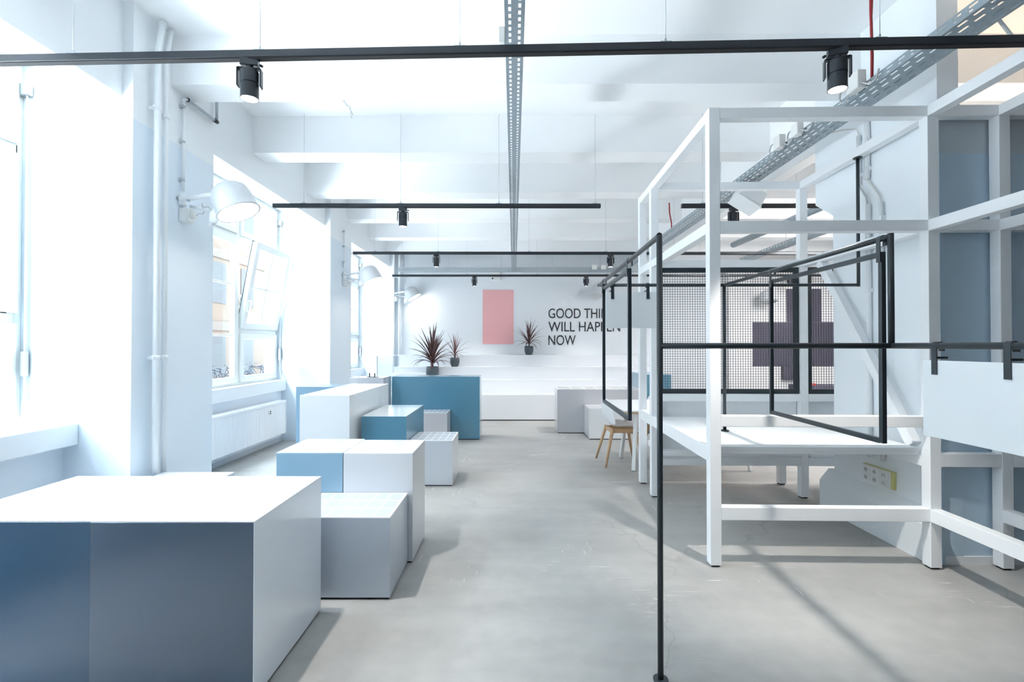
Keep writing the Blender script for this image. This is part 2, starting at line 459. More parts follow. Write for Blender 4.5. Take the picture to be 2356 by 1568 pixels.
def window(n, a, b, tilt):
    t = thing('window_%d' % n, 'tall white multi pane window', None, (-3.58, (a + b) / 2, .90), 0, None, 'structure')
    x0, x1 = -3.64, -3.56
    z0, z1 = .90, 3.46
    cols = [a, a + .93, a + 1.80, b]
    fr = MB(); frame_rect(fr, x0, x1, a, b, z0, z1, .05)
    for y in cols[1:3]: fr.box(x0, x1, y - .035, y + .035, z0 + .05, z1 - .05)
    for i in range(3): fr.box(x0, x1, cols[i] + .035, cols[i + 1] - .035, 2.79, 2.86)
    fr.box(x0, x1, cols[2] + .035, b - .05, 1.58, 1.65)
    fr.build('frame', 'window_frame', t, .004)
    for i in range(3):
        ya = cols[i] + (.05 if i == 0 else .035); yb = cols[i + 1] - (.05 if i == 2 else .035)
        # top light
        s = MB(); frame_rect(s, -3.60, -3.535, ya, yb, 2.86, z1 - .05, .065)
        s.box(-3.59, -3.55, (ya + yb) / 2 - .014, (ya + yb) / 2 + .014, 2.92, z1 - .11)
        so = s.build('sash', 'window_frame', t, .004)
        B(-3.572, -3.566, ya + .06, yb - .06, 2.92, z1 - .11).build('pane', 'glass', so)
        B(-3.585, -3.58, ya - .012, yb + .012, 2.845, 2.862).build('seal', 'seal', so)
        if i < 2:
            s = MB(); frame_rect(s, -3.60, -3.535, ya, yb, .95, 2.79, .075)
            for z in (1.55, 2.20): s.box(-3.585, -3.555, ya + .07, yb - .07, z - .011, z + .011)
            so = s.build('sash', 'window_frame', t, .004)
            B(-3.572, -3.566, ya + .07, yb - .07, 1.02, 2.72).build('pane', 'glass', so)
            B(-3.585, -3.58, ya - .012, yb + .012, 2.775, 2.795).build('seal', 'seal', so)
        else:
            s = MB(); frame_rect(s, -3.60, -3.535, ya, yb, .95, 1.58, .075)
            so = s.build('sash', 'window_frame', t, .004)
            B(-3.572, -3.566, ya + .07, yb - .07, 1.02, 1.51).build('pane', 'glass', so)
            # hopper sash hinged at its foot
            ang = R(10.5) if tilt else 0
            rot = Matrix.Translation((-3.56, 0, 1.65)) @ Matrix.Rotation(ang, 4, 'Y') @ Matrix.Translation((3.56, 0, -1.65))
            s = MB(); frame_rect(s, -3.595, -3.53, ya, yb, 1.65, 2.79, .08)
            s.box(-3.575, -3.55, (ya + yb) / 2 - .014, (ya + yb) / 2 + .014, 1.73, 2.71)
            s.box(-3.575, -3.55, ya + .07, yb - .07, 2.19, 2.215)
            s.v = [rot @ v for v in s.v]
            so = s.build('sash', 'window_frame', t, .004)
            p = B(-3.567, -3.561, ya + .075, yb - .075, 1.725, 2.715); p.v = [rot @ v for v in p.v]; p.build('pane', 'glass', so)
            sl = MB().box(-3.60, -3.594, ya - .004, ya + .02, 1.66, 2.80).box(-3.60, -3.594, ya, yb, 2.775, 2.80)
            sl.v = [rot @ v for v in sl.v]; sl.build('seal', 'seal', so)
            h = MB().tube([(-3.53, ya + .04, 2.02), (-3.49, ya + .04, 2.02), (-3.485, ya + .04, 2.0), (-3.485, ya + .04, 1.90), (-3.49, ya + .04, 1.88), (-3.53, ya + .04, 1.88)], .011)
            h.v = [rot @ v for v in h.v]; h.build('handle', 'enamel', so)
            if tilt:
                MB().tube([(-3.55, ya + .005, 1.95), (-3.54, ya + .005, 2.0), (-3.535, ya + .01, 2.08)], .012).build('stay', 'steel', so)
    # opener rod on the jamb
    rd = MB().cyl((-3.50, b - .03, 1.05), (-3.50, b - .03, 3.28), .006)
    ro = rd.build('opener_rod', 'pipe', t)
    MB().box(-3.55, -3.48, b - .05, b - .005, 3.22, 3.30).build('opener_hinge', 'steel', ro, .004)
    MB().box(-3.515, -3.485, b - .05, b - .015, 1.20, 1.38).build('opener_grip', 'steel', ro, .003)
    lv = MB().bar((-3.50, b - .03, 1.06), (-3.44, b - .10, .93), .02, .012); lv.build('opener_lever', 'steel', ro, .003)
    return t
window(1, .64, 3.48, False)
window(2, 4.42, 7.26, True)
window(3, 8.19, 11.06, False)
# small paper left on the near sill
tag(B(-3.46, -3.22, 3.10, 3.40, .864, .872).build('paper_stack', 'plastic'), 'thin grey paper lying on the near window sill', 'paper')

# ---------------------------------------------------------------- radiator
def radiator(a, b, lab):
    x0, x1 = -3.43, -3.31
    t = thing('radiator', lab, 'radiator', (-3.37, (a + b) / 2, .14))
    p = MB()
    n = int((b - a) / .033)
    prof = [(x0, a), (x0, b)]
    pr = []
    for i in range(n + 1):
        y = b - (b - a) * i / n
        pr.append((x1 - .008 * (1 - (i % 2)), y))
    p.prism(prof + pr, 2, .16, .60)
    p.build('panel', 'radiator', t)
    MB().box(x0 - .005, x1 + .006, a - .008, b + .008, .60, .635).build('top_grille', 'radiator', t, .006)
    for c in (a - .006, b + .006): B(x0, x1 + .004, c - .006, c + .006, .15, .60).build('side_cover', 'radiator', t, .004)
    v = MB().box(x1, x1 + .02, b - .50, b - .46, .49, .545).build('heat_meter', 'plastic', t, .003)
    MB().box(x1 + .02, x1 + .023, b - .49, b - .47, .495, .512).box(x1 + .02, x1 + .023, b - .49, b - .47, .522, .54).build('meter_window', 'dark', v)
    for y in (a + .3, b - .3): B(x0 - .06, x0, y - .02, y + .02, .25, .29).build('bracket', 'steel', t)
    MB().tube([(-3.40, a + .15, .16), (-3.40, a + .15, .05), (-3.47, a + .15, .05)], .011).build('feed_pipe', 'pipe', t)
radiator(4.75, 7.02, 'long white ribbed panel radiator under the tilted open window')

# ---------------------------------------------------------------- pipes and conduits on the left wall
def pipe(name, lab, x, y, z0, z1, r, clamps, top_bend=True):
    t = thing(name, lab, 'pipe', (x, y, z0))
    pts = [(x, y, z0), (x, y, z1 - .24)] + ([(x + .002, y + .01, z1 - .18), (x + .01, y + .035, z1)] if top_bend else [(x, y, z1)])
    MB().tube(pts, r, 14).build('pipe_run', 'pipe', t)
    for z in clamps:
        c = MB().cyl((x, y, z - .018), (x, y, z + .018), r + .005).box(-2.76 if x < 0 else x - .01, x, y - .012, y + .012, z - .012, z + .012)
        c.box(x - .01, x + .01, y - r - .016, y + r + .016, z - .01, z + .01)
        c.build('pipe_clamp', 'pipe', t)
    return t
pipe('heating_pipe', 'thicker white vertical pipe on the near window pier', -2.70, 3.64, 0, 3.90, .023, (1.33, 3.22))
pipe('heating_pipe', 'thinner white vertical pipe farther from camera on the near pier', -2.705, 3.735, 0, 3.90, .019, (1.33, 3.20))
pipe('heating_pipe', 'white vertical pipe left in the far corner by the tiers', -2.70, 10.86, 0, 3.9, .02, (1.2, 3.0), False)
pipe('heating_pipe', 'white vertical pipe right in the far corner by the tiers', -2.64, 11.14, 0, 3.9, .024, (1.2, 3.0), False)

def conduit(lab, y, zt, zb, branch):
    t = thing('conduit', lab, 'conduit', (-2.735, y, zb))
    MB().cyl((-2.735, y, zb), (-2.735, y, zt), .012).build('conduit_run', 'pipe', t)
    for z in (zb + .09, zb + (zt - zb) * .55, zt - .04):
        MB().box(-2.76, -2.73, y - .020, y - .008, z - .012, z + .012).cyl((-2.735, y, z - .009), (-2.735, y, z + .009), .0145).build('saddle', 'steel', t)
    if branch:
        MB().tube([(-2.735, y, zt), (-2.73, y, zt + .02), (-2.72, y + .02, zt + .03)], .013).build('elbow', 'pipe', t)
        MB().cyl((-2.72, y + .02, zt + .03), (-2.72, y + .42, zt + .03), .013).build('conduit_run', 'zinc_pale', t)
        MB().cyl((-2.72, y + .02, zt + .03), (-2.72, y + .03, zt + .03), .018).build('coupling', 'dark', t)
        MB().cyl((-2.72, y + .38, zt + .03), (-2.72, y + .43, zt + .03), .017).build('coupling', 'dark', t)
        MB().cyl((-2.72, y + .42, zt + .03), (-2.72, y + .42, zt + .26), .012).build('conduit_run', 'zinc_pale', t)
conduit('white conduit with branch above the nearest wall lamp', 3.98, 3.44, 2.70, True)
conduit('white straight conduit above the middle wall lamp', 7.78, 3.30, 2.68, False)

# ================================================================ WALL LAMPS
def wall_lamp(lab, loc, rz, reach=.34, tilt=25, power=9, col=(1, .90, .76), drop=-.02, lit=True):
    t = thing('wall_lamp', lab, 'lamp', loc, rz, 'white swing arm wall lamps')
    # local: +x away from the wall
    MB().box(0, .03, -.035, .035, -.05, .05).build('wall_plate', 'enamel', t, .008, local=True)
    MB().tube([(.0, -.03, 0), (.02, -.03, -.005), (.10, -.03, .002), (.24, -.03, .028), (reach, -.03, .03)], [.017, .019, .019, .019, .017], 10).build('arm', 'enamel', t, local=True)
    MB().tube([(.06, .03, -.045), (.16, .035, -.07), (.28, .03, -.075), (reach + .02, .02, -.06)], .014, 8).build('arm', 'enamel', t, local=True)
    for bx_, bz_, br_ in ((.0, 0, .012), (reach, .03, .016), (.09, -.02, .008)): MB().cyl((bx_, -.055, bz_), (bx_, -.03, bz_), br_).build('bolt', 'steel', t, local=True)
    hx = reach + .10
    T = Matrix.Translation((hx, 0, drop)) @ Matrix.Rotation(R(-tilt), 4, 'Y')
    sh = MB().lathe([(.0, .165), (.05, .162), (.095, .145), (.135, .11), (.152, .06), (.158, 0), (.166, -.085), (.172, -.09), (.172, -.098), (.160, -.098), (.158, -.09), (.150, 0), (.140, .06), (.12, .10), (.0, .14)], 36, T)
    so = sh.build('shade', 'shade', t, local=True)
    MB().lathe([(.0, -.088), (.157, -.088), (.157, -.093), (.0, -.093)], 36, T, False).build('diffuser', 'lamp_face' if lit else 'cable', so, local=True)
    k = MB()
    k.tube([T @ Vector((-.13, 0, -.0)), T @ Vector((-.19, 0, -.03)), T @ Vector((-.24, 0, -.075))], [.034, .04, .02], 10)
    k.cyl(T @ Vector((-.225, 0, -.06)), T @ Vector((-.27, 0, -.10)), .014)
    k.cyl(T @ Vector((-.14, -.02, -.045)), T @ Vector((-.21, -.02, -.09)), .02)
    k.build('lamp_socket', 'enamel', so, local=True)
    MB().box(0, .085, -.03, .045, -.185, -.075).build('socket_box', 'plastic', t, .006, local=True)
    pl = MB().cyl((.075, 0, -.13), (.12, 0, -.13), .026); pl.build('plug', 'plastic', t, local=True)
    pts = []
    for i in range(60):
        s = i / 59
        x = .12 + .16 * s; z = -.13 + .10 * math.sin(s * math.pi) - .04 * s
        pts.append((x, .012 + .05 * math.sin(s * 9), z + .012 * math.sin(s * 30)))
    pts.append(tuple(T @ Vector((-.26, 0, -.09))))
    MB().tube(pts, .0035, 5).build('cable', 'cable', t, local=True)
    m = ORG[t.name]
    c = m @ (T @ Vector((0, 0, -.11))); d = m @ (T @ Vector((0, 0, -1.2)))
    if lit: spot_light('lamp_light', c, d, power, 125, .9, col, .12)
    return t
wall_lamp('large white wall lamp on the near pier beside the tilted window', (-2.76, 3.99, 2.63), 0)
wall_lamp('white wall lamp on the middle pier beyond the tilted window', (-2.76, 7.80, 2.565), 0)
wall_lamp('white wall lamp in the far left corner lighting the back wall', (-2.76, 11.02, 2.62), 0, tilt=32, power=1.0, col=(1, .82, .58))
wall_lamp('white wall lamp on the back wall just above the lettering', (1.90, 11.25, 2.66), R(-90), reach=.22, tilt=10, lit=False)
wall_lamp('white wall lamp behind the wire mesh on the aisle wall', (5.50, 10.75, 2.48), R(-95), reach=.25, tilt=12, lit=False)

# ================================================================ TRACKS AND SPOTS
TZ = 2.93
def track(lab, x0, y0, x1, y1, wires, group='black ceiling lighting tracks'):
    t = thing('lighting_track', lab, 'track', ((x0 + x1) / 2, (y0 + y1) / 2, TZ), 0, group)
    a = Vector((x0, y0, TZ)); b = Vector((x1, y1, TZ)); d = (b - a).normalized()
    bd = MB().bar(a, b, .042, .038)
    bd.build('rail', 'black_track', t, .002)
    MB().bar(a + Vector((0, 0, -.0215)), b + Vector((0, 0, -.0215)), .034, .005).build('conductor_slot', 'grip', t)
    for w in wires:
        p = a + (b - a) * ((w - x0) / (x1 - x0))
        wr = MB().cyl(p + Vector((0, 0, .02)), (p.x, p.y, CEIL if not beam_at(p.y) else 3.52), .0018, 6).build('suspension_wire', 'steel', t)
        MB().box(p.x - .028, p.x + .028, p.y - .014, p.y + .014, TZ + .019, TZ + .026).cyl((p.x, p.y, TZ + .02), (p.x, p.y, TZ + .045), .005, 8).build('wire_clip', 'zinc_pale', wr)
    return t
def beam_at(y):
    return any(abs(y - (1.25 + 1.375 * i)) < .145 for i in range(-2, 8))

def ypix_track(y, Y): pass
track('nearest black track running across the whole picture', -2.82, 2.538, 2.62, 2.386, (-2.32, -1.32, -.277, .77, 1.83))
track('black track ending in mid air, second from the camera', -2.59, 5.185, .937, 5.21, (-2.26, -1.22, -.16, .88))
track('short black track just behind the top of the timber frame', 1.81, 5.21, 3.6, 5.21, (2.04, 3.05))
track('black track just in front of the long cross cable tray, third away', -2.61, 7.84, 5.5, 7.92, (-2.26, -1.23, .25, 1.5, 2.62))
track('farthest black track, just above the pink poster', -2.61, 10.38, 7.0, 10.38, (-2.4, -1.0, .5, 2.0, 4.0, 6.0))

SPOT = []
def spot(lab, x, y, rz, power, tgt=None, angle=78):
    t = thing('track_spotlight', lab, 'spotlight', (x, y, TZ - .02), rz, 'black track spotlights')
    if not SPOT:
        MB().box(-.036, .036, -.016, .016, -.030, .001).cyl((.04, 0, -.02), (.052, 0, -.026), .006, 8).build('adapter', 'black_track', t, .003, local=True)
        y_ = MB()
        y_.box(-.046, .046, -.014, .014, -.044, -.038)
        for s in (-1, 1):
            y_.box(s * .046 - .003, s * .046 + .003, -.016, .016, -.120, -.041)
        y_.cyl((0, 0, -.041), (0, 0, -.026), .014)
        y_.build('yoke', 'black_track', t, .003, local=True)
        MB().lathe([(0, -.05), (.033, -.05), (.0365, -.054), (.0365, -.104), (.033, -.1055), (.033, -.108), (.036, -.109), (.036, -.170), (.0335, -.170), (.0335, -.159), (0, -.159)], 32, None, True).build('housing', 'black_track', t, local=True)
        MB().lathe([(.0, -.1605), (.0333, -.1605), (.0333, -.1625), (0, -.1625)], 32, None, False).build('lens', 'spot_face', t, local=True)
        for ch in t.children:
            if ch.name.startswith('housing'):
                e = ch.modifiers.new('edges', 'EDGE_SPLIT'); e.split_angle = R(40)
    else:
        for ch in SPOT[0].children:
            c = ch.copy(); COL.objects.link(c); c.parent = t
    t.scale = (1.22, 1.22, 1.22)
    SPOT.append(t)
    if power:
        tg = tgt or (x, y, 0)
        spot_light('spot_beam', (x, y, TZ - .235), tg, power, angle, .7, (1, .94, .86), .025)
    return t
spot('large black track spotlight hanging upper left over the pale blocks', -1.375, 2.50, R(10), 80)
spot('large black track spotlight upper right in front of the timber frame', 1.625, 2.42, R(160), 100, (1.80, 3.25, 0), 62)
spot('black spotlight on the track that ends in mid air', -1.195, 5.197, R(10), 50, (-1.0, 5.4, 0))
spot('black spotlight on the short track behind the timber frame', 2.37, 5.21, R(15), 40)
spot('left black spotlight on the track before the cross tray', -1.26, 7.853, R(15), 50, (-.7, 9.0, 0))
spot('right black spotlight on the track before the cross tray', 1.58, 7.88, R(15), 50, (1.0, 9.0, 0))
spot('black spotlight nearest above the pink poster, left one', -.845, 10.38, R(15), 35)
spot('black spotlight on the farthest track above the lettering', 1.555, 10.38, R(15), 35)
spot('black spotlight on the farthest track seen through the mesh', 5.92, 10.38, R(15), 15)

# ================================================================ CABLE TRAYS
def tray(lab, x, y0, y1, z, w, h, cols, pitch, axis='y', mat='zinc', rods=(), group='perforated steel cable trays'):
    """perforated tray along +y (or along +x with axis='x'); real slots between strips and ties"""
    t = thing('cable_tray', lab, 'cable tray', (x, (y0 + y1) / 2, z) if axis == 'y' else ((y0 + y1) / 2, x, z), 0, group)
    P = MB(); S = MB(); S2 = MB()
    L = y1 - y0
    def bx(mb, u0, u1, v0, v1, z0, z1):
        if axis == 'y': mb.box(x + u0, x + u1, v0, v1, z0, z1)
        else: mb.box(v0, v1, x + u0, x + u1, z0, z1)
    th = .0015
    sw = .014                                             # slot width
    step = w / cols
    edges = [-w / 2]
    for c in range(cols):
        cx = -w / 2 + step * (c + .5)
        edges += [cx - sw / 2, cx + sw / 2]
    edges.append(w / 2)
    for i in range(0, len(edges), 2): bx(P, edges[i], edges[i + 1], y0, y1, z, z + th)
    n = int(L / pitch)
    for c in range(cols):
        off = pitch * .5 if c % 2 else 0
        cx = -w / 2 + step * (c + .5)
        for k in range(n):
            v = y0 + k * pitch + off
            bx(P, cx - sw / 2, cx + sw / 2, v, min(v + pitch * .38, y1), z, z + th)
    P.build('base_plate', mat, t)
    for s, mb in ((-1, S), (1, S2)):
        u = s * w / 2
        a, b = (u - .001, u + .001)
        bx(mb, a, b, y0, y1, z, z + h * .24); bx(mb, a, b, y0, y1, z + h * .40, z + h * .62); bx(mb, a, b, y0, y1, z + h * .80, z + h)
        for k in range(n):
            v = y0 + k * pitch
            bx(mb, a, b, v, v + pitch * .75, z + h * .24, z + h * .40)
            bx(mb, a, b, v, v + pitch * .45, z + h * .62, z + h * .80)
        bx(mb, min(u, u - s * .008), max(u, u - s * .008), y0, y1, z + h, z + h + .002)
        mb.build('side_rail', mat, t)
    for r in rods:
        p = (x, r) if axis == 'y' else (r, x)
        rd = MB().cyl((p[0], p[1], z - .008), (p[0], p[1], CEIL if not beam_at(p[1]) else 3.52), .004, 8).build('hanger_rod', 'steel', t)
        MB().cyl((p[0], p[1], z - .008), (p[0], p[1], z - .001), .009, 6).build('hanger_nut', 'steel', rd)
    return t
tray('central perforated cable tray running straight away from the camera', .005, 1.0, 10.78, 3.09, .10, .055, 2, .05)
tray('wide perforated cable tray passing over the timber frame', 2.40, 1.0, 10.78, 3.09, .19, .055, 4, .09, rods=(5.6, 8.9))
tray('pale perforated cross tray above the pink poster', 10.88, -2.58, 2.9, 3.085, .16, .09, 3, .06, 'x', 'zinc_pale', (-2.46, -1.45, -.28, .87, 1.95))
tray('perforated cable tray in the side aisle under the grey duct', 4.28, 6.2, 9.0, 2.98, .16, .06, 3, .09, rods=(7.6,))
tag(MB().cyl((4.30, 5.5, 3.34), (4.18, 9.2, 3.34), .055).build('ventilation_duct', 'zinc'), 'grey round duct under the side aisle ceiling', 'duct')

def coil(cx, cy, cz, r, turns, axis_y=True):
    pts = []
    for i in range(int(turns * 14) + 1):
        t = 2 * math.pi * i / 14
        pts.append((cx + .002 * i / 14, cy + r * math.cos(t), cz + r * math.sin(t)))
    return pts
def junction(lab, y, s=1.0):
    x = 2.265
    t = thing('junction_box', lab, 'junction box', (x, y, 3.10), 0, 'white boxes clipped to the wide cable tray')
    MB().box(x - .03 * s, x + .03, y - .055 * s, y + .055 * s, 3.10, 3.10 + .12 * s).build('box_body', 'plastic', t, .006)
    MB().tube(coil(x - .01, y + .10 * s, 3.13, .05 * s, 2.6), .005, 6).build('cable_loop', 'cable', t)
    MB().tube([(x, y - .055 * s, 3.13), (x + .005, y - .11, 3.09), (x + .02, y - .15, 3.10), (x + .03, y - .16, 3.16)], .006, 6).build('cable', 'cable', t)
    return t
junction('white junction box on the tray below the red cables', 3.19)
junction('white junction box on the tray, middle of three above the frame', 3.86, .8)
junction('white junction box on the tray, farthest of three above the frame', 4.12, .9)
for lab, x in (('left small white box on the cross tray end', 1.80), ('right small white box on the cross tray end', 2.0)):
    tag(B(x - .055, x + .055, 10.72, 10.80, 3.12, 3.22).build('junction_box', 'plastic', None, .008), lab, 'junction box', 'small boxes on the cross tray')
t = thing('junction_box', 'white box on the left flank of the central cable tray', 'junction box', (-.07, 2.72, 3.12))
MB().box(-.085, -.048, 2.66, 2.76, 3.10, 3.19).build('box_body', 'plastic', t, .005)
MB().tube([(-.07, 2.76, 3.15), (-.075, 2.80, 3.18), (-.06, 2.84, 3.20), (-.03, 2.86, 3.16)], .005, 6).build('cable', 'white_cable', t)
tag(MB().tube([(2.315, 3.12, CEIL), (2.313, 3.12, 3.6), (2.318, 3.12, 3.4), (2.325, 3.13, 3.12)], .008, 8).tube([(2.335, 3.12, CEIL), (2.322, 3.125, 3.55), (2.328, 3.125, 3.3), (2.335, 3.14, 3.12)], .006, 8).build('power_cable', 'red'), 'dark red cable pair dropping from the ceiling to the wide tray', 'cable')
tag(MB().tube([(2.32, 7.2, 3.55), (2.325, 7.2, 3.4), (2.36, 7.22, 3.25), (2.36, 7.22, 3.12)], .01, 8).build('power_cable', 'red'), 'short red cable dropping far behind the white posts', 'cable')
tag(MB().tube([(2.62, 2.62, 3.62), (2.60, 2.60, 3.2), (2.585, 2.50, 3.02), (2.575, 2.44, 2.975), (2.56, 2.40, 2.965), (2.58, 2.39, 2.963), (2.61, 2.388, 2.963)], .009, 8).build('power_cable', 'cable'), 'grey cable from the wide tray down to the nearest track', 'cable')
tag(MB().tube([(-1.455, 4.12, 3.53), (-1.45, 4.12, 3.50), (-1.41, 4.125, 3.46), (-1.38, 4.13, 3.40)], .004, 6).tube([(-1.47, 4.12, 3.53), (-1.44, 4.12, 3.49), (-1.40, 4.12, 3.47), (-1.395, 4.125, 3.37)], .003, 6).tube([(-1.49, 4.12, 3.53), (-1.45, 4.12, 3.505), (-1.43, 4.12, 3.48)], .008, 6).build('loose_wires', 'cable'), 'short loose wires hanging from the nearest ceiling beam', 'wires')
# white floodlight hung from the wide tray
t = thing('floodlight', 'white square floodlight hanging under the wide cable tray', 'floodlight', (2.42, 4.95, 3.09))
fm = Matrix.Translation((2.40, 4.95, 2.93)) @ Matrix.Rotation(R(32), 4, 'Y') @ Matrix.Rotation(R(-12), 4, 'X')
q = B(-.13, .13, -.10, .10, -.075, .09); q.v = [fm @ v for v in q.v]; q.build('lamp_body', 'enamel', t, .012)
q = B(-.135, .135, -.105, .105, -.095, -.077); q.v = [fm @ v for v in q.v]; q.build('bezel', 'enamel', t, .006)
MB().cyl((2.42, 4.95, 3.09), (2.42, 4.95, 2.98), .012).build('hanger', 'steel', t)
# emergency unit on the back wall, above the poster
t = thing('wall_unit', 'white rounded unit on the back wall above the pink poster', 'wall unit', (-.41, 11.25, 2.93))
MB().box(-.52, -.30, 11.17, 11.25, 2.93, 3.02).box(-.51, -.31, 11.17, 11.25, 3.02, 3.13).build('unit_body', 'plastic', t, .02)
MB().cyl((-.49, 11.165, 2.975), (-.49, 11.175, 2.975), .02).build('unit_eye', 'dark', t)

# ================================================================ BLOCKS (seats, tables, bars)
def block(name, lab, cat, x0, x1, y0, y1, h, mat, top=None, gap=.012, group='laminate block furniture', side=None):
    t = thing(name, lab, cat, ((x0 + x1) / 2, (y0 + y1) / 2, 0), 0, group)
    g = .012
    B(x0 + g, x1 - g, y0 + g, y1 - g, 0, gap).build('plinth', 'plinth', t)
    ztop = h - (.004 if top else 0)
    b = B(x0, x1, y0, y1, gap, ztop).build('body', mat, t, .0015, 1)
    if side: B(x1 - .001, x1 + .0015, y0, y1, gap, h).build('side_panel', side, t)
    if top: B(x0 + .0005, x1 - .0005, y0 + .0005, y1 - .0005, ztop, h).build('top_panel', top, t)
    return t
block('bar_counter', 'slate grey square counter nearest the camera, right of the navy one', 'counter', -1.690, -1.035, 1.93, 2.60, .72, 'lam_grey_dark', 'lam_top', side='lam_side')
block('bar_counter', 'navy blue counter at the lower left edge', 'counter', -2.346, -1.692, 1.935, 2.60, .72, 'lam_navy', 'lam_top')
block('seat_block', 'low seat mostly hidden behind the nearest counters, by the pier', 'seat', -2.66, -2.125, 3.18, 3.68, .46, 'lam_grey', 'lam_white')
block('seat_block', 'grey seat with gridded top right behind the nearest counter', 'seat', -1.25, -.692, 2.715, 3.165, .46, 'lam_grey', 'tile_a')
block('table_block', 'white faced table with gridded top behind the front grey seat', 'table', -1.115, -.660, 3.170, 3.60, .72, 'lam_pale', 'tile_b')
block('table_block', 'sky blue low table left of the white gridded table', 'table', -1.556, -1.120, 3.172, 3.645, .72, 'lam_sky', 'lam_glare_sky')
block('bar_block', 'long tall white bar block behind the sky blue table', 'bar block', -2.03, -1.556, 4.585, 6.01, .95, 'lam_white')
block('bar_block', 'sky blue tall block peeking out left of the white bar', 'bar block', -2.50, -2.035, 5.55, 6.05, .95, 'lam_sky')
block('table_block', 'petrol blue table in front of the tall petrol bar', 'table', -1.516, -1.066, 4.81, 5.73, .72, 'lam_petrol', 'lam_glare_petrol')
block('seat_block', 'pale seat with gridded top beside the petrol table', 'seat', -1.062, -.618, 4.905, 5.40, .46, 'lam_pale', 'tile_a')
block('seat_block', 'small taupe seat with gridded top against the petrol bar', 'seat', -1.41, -.955, 6.94, 7.30, .46, 'lam_taupe', 'tile_a')
block('bar_block', 'wide tall petrol blue bar block before the tiers', 'bar block', -1.846, -.513, 7.32, 7.75, .953, 'lam_petrol')
block('bar_block', 'taupe bar block carrying the small white panel', 'bar block', -2.40, -1.90, 7.06, 7.50, .953, 'lam_taupe')
block('table_block', 'taupe wide table in front of the tiers on the right', 'table', .706, 2.05, 7.86, 8.36, .715, 'lam_taupe', 'tile_b')
block('seat_block', 'white seat in front of the taupe table on the right', 'seat', 1.142, 1.75, 7.345, 7.855, .47, 'lam_white')
block('bar_block', 'dark blue tall block behind the white posts', 'bar block', 2.12, 2.56, 7.87, 8.70, .95, 'lam_petrol')

# white panel on clip feet, standing on the taupe bar block
t = thing('standing_panel', 'small upright white panel on black clip feet on a block', 'panel', (-2.10, 7.20, .953))
pm = Matrix.Translation((-2.10, 7.22, .953)) @ Matrix.Rotation(R(-35), 4, 'Z')
q = B(-.095, .095, -.014, .014, .006, .315); q.v = [pm @ v for v in q.v]; q.build('panel', 'enamel', t, .003)
for s in (-1, 1):
    q = B(s * .06 - .006, s * .06 + .006, -.06, .05, 0, .006).box(s * .06 - .006, s * .06 + .006, -.024, -.014, .006, .06)
    q.v = [pm @ v for v in q.v]; q.build('clip_foot', 'black', t)

# ================================================================ TIERED SEATING, BACK WALL GRAPHICS, PLANTS
t = thing('tiered_seating', 'white stepped seating tiers along the back wall', 'tiered seating', (.2, 10.2, 0))
ys = [9.19, 9.71, 10.19, 10.69, 11.245]; zs = [.487, .733, .976, 1.218]
for i in range(4):
    xl = -2.53
    prof = B(xl, 3.1, ys[i], ys[i + 1] if i < 3 else 11.245, .018 if i == 0 else 0, zs[i])
    prof.build('step', 'lam_tier', t, .002, 1)
B(xl + .01, 3.09, 9.21, 9.6, 0, .018).build('plinth', 'plinth', t)
tag(B(-2.44, -1.77, 9.73, 9.82, .735, .875).build('white_slab', 'lam_white', None, .002), 'long white slab standing on a tier before the largest plant', 'slab')
tag(B(-.722, -.002, 11.238, 11.249, 1.46, 2.72).build('wall_poster', 'pink', None), 'plain pink rectangular panel on the back wall', 'poster')

def text_mesh(txt):
    c = bpy.data.curves.new('tmp', 'FONT'); c.body = txt; c.extrude = .004; c.size = 1
    o = bpy.data.objects.new('tmp', c); COL.objects.link(o)
    bpy.context.view_layer.update()
    dg = bpy.context.evaluated_depsgraph_get()
    me = bpy.data.meshes.new_from_object(o.evaluated_get(dg))
    bpy.data.objects.remove(o)
    return me
t = thing('wall_lettering', 'black wall lettering GOOD THINGS WILL HAPPEN NOW', 'lettering', (.81, 11.249, 1.45))
def width(me): xs = [v.co.x for v in me.vertices]; return min(xs), max(xs)
meH = text_mesh('H'); caph = max(v.co.y for v in meH.vertices)
meW = text_mesh('WILL HAPPEN'); w0, w1 = width(meW)
sx = 1.665 / (w1 - w0); sz = .222 / caph
for k, s in enumerate(('GOOD THINGS', 'WILL HAPPEN', 'NOW')):
    me = text_mesh(s); a, b = width(me)
    zb = 1.42 + (795 - (731.5, 762, 793)[k]) * 11.25 / 1112.5
    for v in me.vertices:
        x, y, z = v.co
        v.co = Vector(((x - a) * sx * (.91, 1, .91)[k], -.004 - z, y * sz + zb - 1.45))
    me.update(); me.materials.clear(); me.materials.append(M['ink'])
    o = bpy.data.objects.new('text_line', me); COL.objects.link(o); o.parent = t; ORG[o.name] = ORG[t.name].copy()

